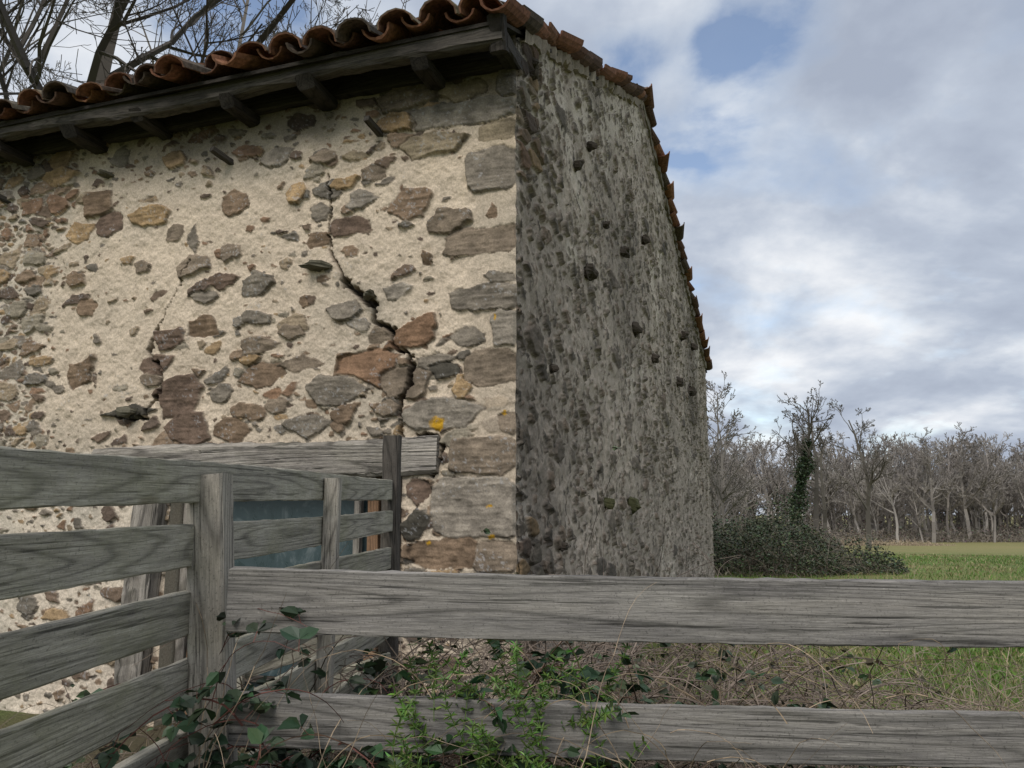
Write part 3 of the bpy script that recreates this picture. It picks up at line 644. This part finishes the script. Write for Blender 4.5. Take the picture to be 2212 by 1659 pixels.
canes('bramble_plant',60,((-.74,-.42),(1.62,1.82),(.62,1.15)),412,.40,(.12,.05,.04),.0022,leaves=.50,lcol=(.03,.052,.026),lsize=.038)
canes('bramble_plant',190,((-.85,1.0),(1.95,2.7),(.25,.98)),413,.7,(.12,.09,.06),.0022,leaves=.26,lcol=(.03,.052,.025),lsize=.038)
canes('bramble_plant',85,((-.30,.38),(1.56,1.70),(.50,.98)),414,.34,(.10,.07,.04),.0018,leaves=.5,lcol=(.043,.08,.032),lsize=.036)
canes('dry_weed_stems',110,((-.7,.7),(1.58,1.72),(.5,1.05)),415,.45,(.26,.20,.14),.0012,upz=1.6,sag=.10)
canes('dry_weed_stems',40,((-.5,1.2),(1.66,1.73),(.8,1.25)),416,.4,(.28,.21,.14),.0011,upz=.8,sag=.12)
def cleavers(name,n,c,rad,seed):
    rr=np.random.default_rng(seed); P0=[];P1=[];lp=[];ld=[]
    for i in range(n):
        p=np.array([c[0]+rr.uniform(-1.6,1.6)*rad[0],c[1]+rr.normal()*rad[1],c[2]+rr.uniform(-1,.5)*rad[2]]); d=np.array([rr.normal()*.55,rr.normal()*.3-.1,1.])
        for k in range(9):
            d=d/np.linalg.norm(d); p2=p+d*.022; P0.append(p);P1.append(p2); p=p2; d=d+rr.normal(size=3)*.16
            ref=np.cross(d,[1,.2,0]); ref/=np.linalg.norm(ref); r2=np.cross(d,ref); r2/=np.linalg.norm(r2)
            for q in range(6):
                a=q*1.047+k; lp.append(p); ld.append(ref*math.cos(a)+r2*math.sin(a)+d/np.linalg.norm(d)*.35)
    e_=empty(name); P0=np.array(P0);P1=np.array(P1); V,F=tubes(P0,P1,np.full(len(P0),.0011),np.full(len(P0),.001),3); mk('stems',V,F,M_stem,np.tile(np.array((.08,.13,.03)),(len(V),1)),e_)
    V,F,C=leafset(np.array(lp),.018,(.085,.15,.032),rr,wr=.28,dirs=np.array(ld),colvar=.4); mk('leaves',V,F,M_leaf,C,e_)
cleavers('cleavers_plant',110,(.0,1.71,.92),(.14,.06,.40),421)
cleavers('cleavers_plant',190,(.08,1.61,.74),(.17,.04,.24),422)

def grass(name,n,xr,yr,seed,h,dryf=.2):
    rr=np.random.default_rng(seed); x=rr.uniform(*xr,n); y=rr.uniform(*yr,n)
    k=(fbm(x*.8+50,y*.8+50,3,77)+rr.random(n)*.9>.0)
    rel=np.stack([x,y],1)-C0; ins=((rel@NG)<.15)&((rel@A)>-2)&(y>4.9)&((rel@NA)<.1); k&=~ins
    x=x[k];y=y[k];n=len(x); z=gz(x,y)
    a=rr.random(n)*6.283; hh=h*(.3+rr.random(n)**2*1.2); w=.003+.002*rr.random(n)+.0004*y
    px,py=np.cos(a)*w,np.sin(a)*w; lx,ly=rr.normal(size=n)*hh*.5,rr.normal(size=n)*hh*.5
    V=np.stack([np.stack([x-px,y-py,z-.01],1),np.stack([x+px,y+py,z-.01],1),np.stack([x+lx*.4+px*.7,y+ly*.4+py*.7,z+hh*.6],1),np.stack([x+lx,y+ly,z+hh*.95],1)],1).reshape(-1,3)
    F=(np.arange(n)*4)[:,None]+np.array([[0,1,2,3]])
    dry=(rr.random(n)<dryf+.45*ss(.0,.3,fbm(x*.35,y*.35,3,78)))[:,None]
    c=np.where(dry,np.array([[.25,.22,.11]]),np.array([[.09,.165,.03]]))*(.6+.8*rr.random((n,1)))
    mk(name,V,F,M_leaf,np.repeat(c,4,0))
grass('meadow_grass',90000,(1.2,12),(3.8,15),501,.07)
grass('meadow_grass',45000,(5,32),(14,44),502,.08)
grass('meadow_grass',9000,(-3,3),(.6,4.6),503,.16,.5)

# ---------------------------------------------------------------- world
sd=np.array([-.25,-.62,.75]); sd/=np.linalg.norm(sd); el=math.asin(sd[2]); rot=math.atan2(sd[0],sd[1])
w=bpy.data.worlds.new('World'); bpy.context.scene.world=w; w.use_nodes=True; nt=w.node_tree; bg=nt.nodes['Background']; bg.inputs[1].default_value=.13
sky=N(nt,'ShaderNodeTexSky',sky_type='NISHITA'); sky.sun_disc=False; sky.sun_elevation=el; sky.sun_rotation=rot%(2*math.pi); sky.air_density=1.; sky.dust_density=.6
tc=N(nt,'ShaderNodeTexCoord'); gen=tc.outputs['Generated']
sx_=N(nt,'ShaderNodeSeparateXYZ'); nt.links.new(gen,sx_.inputs[0])
zz=math_(nt,'ADD',math_(nt,'MAXIMUM',sx_.outputs[2],0.),.30)
dv=N(nt,'ShaderNodeVectorMath',operation='DIVIDE'); nt.links.new(gen,dv.inputs[0]); cb=N(nt,'ShaderNodeCombineXYZ')
for i in range(3): nt.links.new(zz,cb.inputs[i])
nt.links.new(cb.outputs[0],dv.inputs[1])
def nz_(scale,off,detail=7.,rough=.55,dist=.0):
    mp=N(nt,'ShaderNodeMapping'); mp.inputs['Location'].default_value=off; mp.inputs['Scale'].default_value=(1,1,.4); nt.links.new(dv.outputs[0],mp.inputs[0])
    n=N(nt,'ShaderNodeTexNoise',Scale=scale,Detail=detail,Roughness=rough,Distortion=dist); nt.links.new(mp.outputs[0],n.inputs['Vector']); return n.outputs[0]
d0=nz_(3.0,(3.1,1.2,.5),8.,.56,.2); sh=nz_(2.1,(7.7,4.2,2.),8.,.52,.3); sh2=nz_(5.5,(1.7,2.2,1.),6.,.55)
def bump(dirv,rad,amt):
    v=np.array(dirv)/np.linalg.norm(dirv); n=N(nt,'ShaderNodeVectorMath',operation='DOT_PRODUCT'); nt.links.new(gen,n.inputs[0]); n.inputs[1].default_value=tuple(v)
    m=N(nt,'ShaderNodeMapRange',interpolation_type='SMOOTHSTEP'); m.inputs[1].default_value=math.cos(math.radians(rad)); m.inputs[2].default_value=1.; m.inputs[4].default_value=amt; nt.links.new(n.outputs['Value'],m.inputs[0]); return m.outputs[0]
den=math_(nt,'ADD',d0,.165)
for dd,r_,am in [((.20,.916,.53),8,-.17),((.345,.903,.66),6,-.20),((.30,.905,.58),5,-.10),((-.36,.9,.68),9,-.26),((.09,.9,.58),6,-.13),((.14,.88,.72),5,.12)]:
    den=math_(nt,'ADD',den,bump(dd,r_,am))
cf=ramp(nt,den,[(.41,(.06,)*3),(.52,(.65,)*3),(.64,(1,)*3)])
shv=math_(nt,'ADD',math_(nt,'MULTIPLY',sh,.72),math_(nt,'MULTIPLY',sh2,.28))
for dd,r_,am in [((.44,.95,.40),9,.10),((.42,.95,.24),7,.04),((-.4,.9,.6),18,.10),((.6,.9,.58),16,-.05),((.27,.98,.34),8,-.05),((.1,.88,.7),9,.05)]:
    shv=math_(nt,'ADD',shv,bump(dd,r_,am))
cc=ramp(nt,shv,[(.38,(3.0,3.4,4.2)),(.47,(3.75,4.2,5.0)),(.53,(4.8,5.2,5.85)),(.63,(7.0,7.15,7.4))])
thin=ramp(nt,den,[(.50,(1.2,1.18,1.12)),(.66,(1.,1.,1.))])
cc=mixc(nt,'MULTIPLY',1.,cc,thin)
out=mixc(nt,'MIX',cf,mixc(nt,'MULTIPLY',1.,sky.outputs[0],(1.6,1.45,1.35)),cc)
nt.links.new(out,bg.inputs[0])
L=bpy.data.lights.new('sun','SUN'); L.energy=2.5; L.angle=math.radians(30); L.color=(1.,.95,.885); lo=bpy.data.objects.new('sun',L); bpy.context.scene.collection.objects.link(lo)
lo.rotation_euler=Vector(sd).to_track_quat('Z','Y').to_euler()
cam=bpy.data.cameras.new('camera'); cam.sensor_width=36; cam.lens=36*1609/2212; cam.clip_end=4000; cam.clip_start=.05
co=bpy.data.objects.new('camera',cam); co.location=(0,0,EYE); co.rotation_euler=(math.pi/2+PITCH,0,0); bpy.context.scene.collection.objects.link(co); bpy.context.scene.camera=co
sc=bpy.context.scene; sc.view_settings.view_transform='Standard'; sc.view_settings.look='None'; sc.view_settings.exposure=0
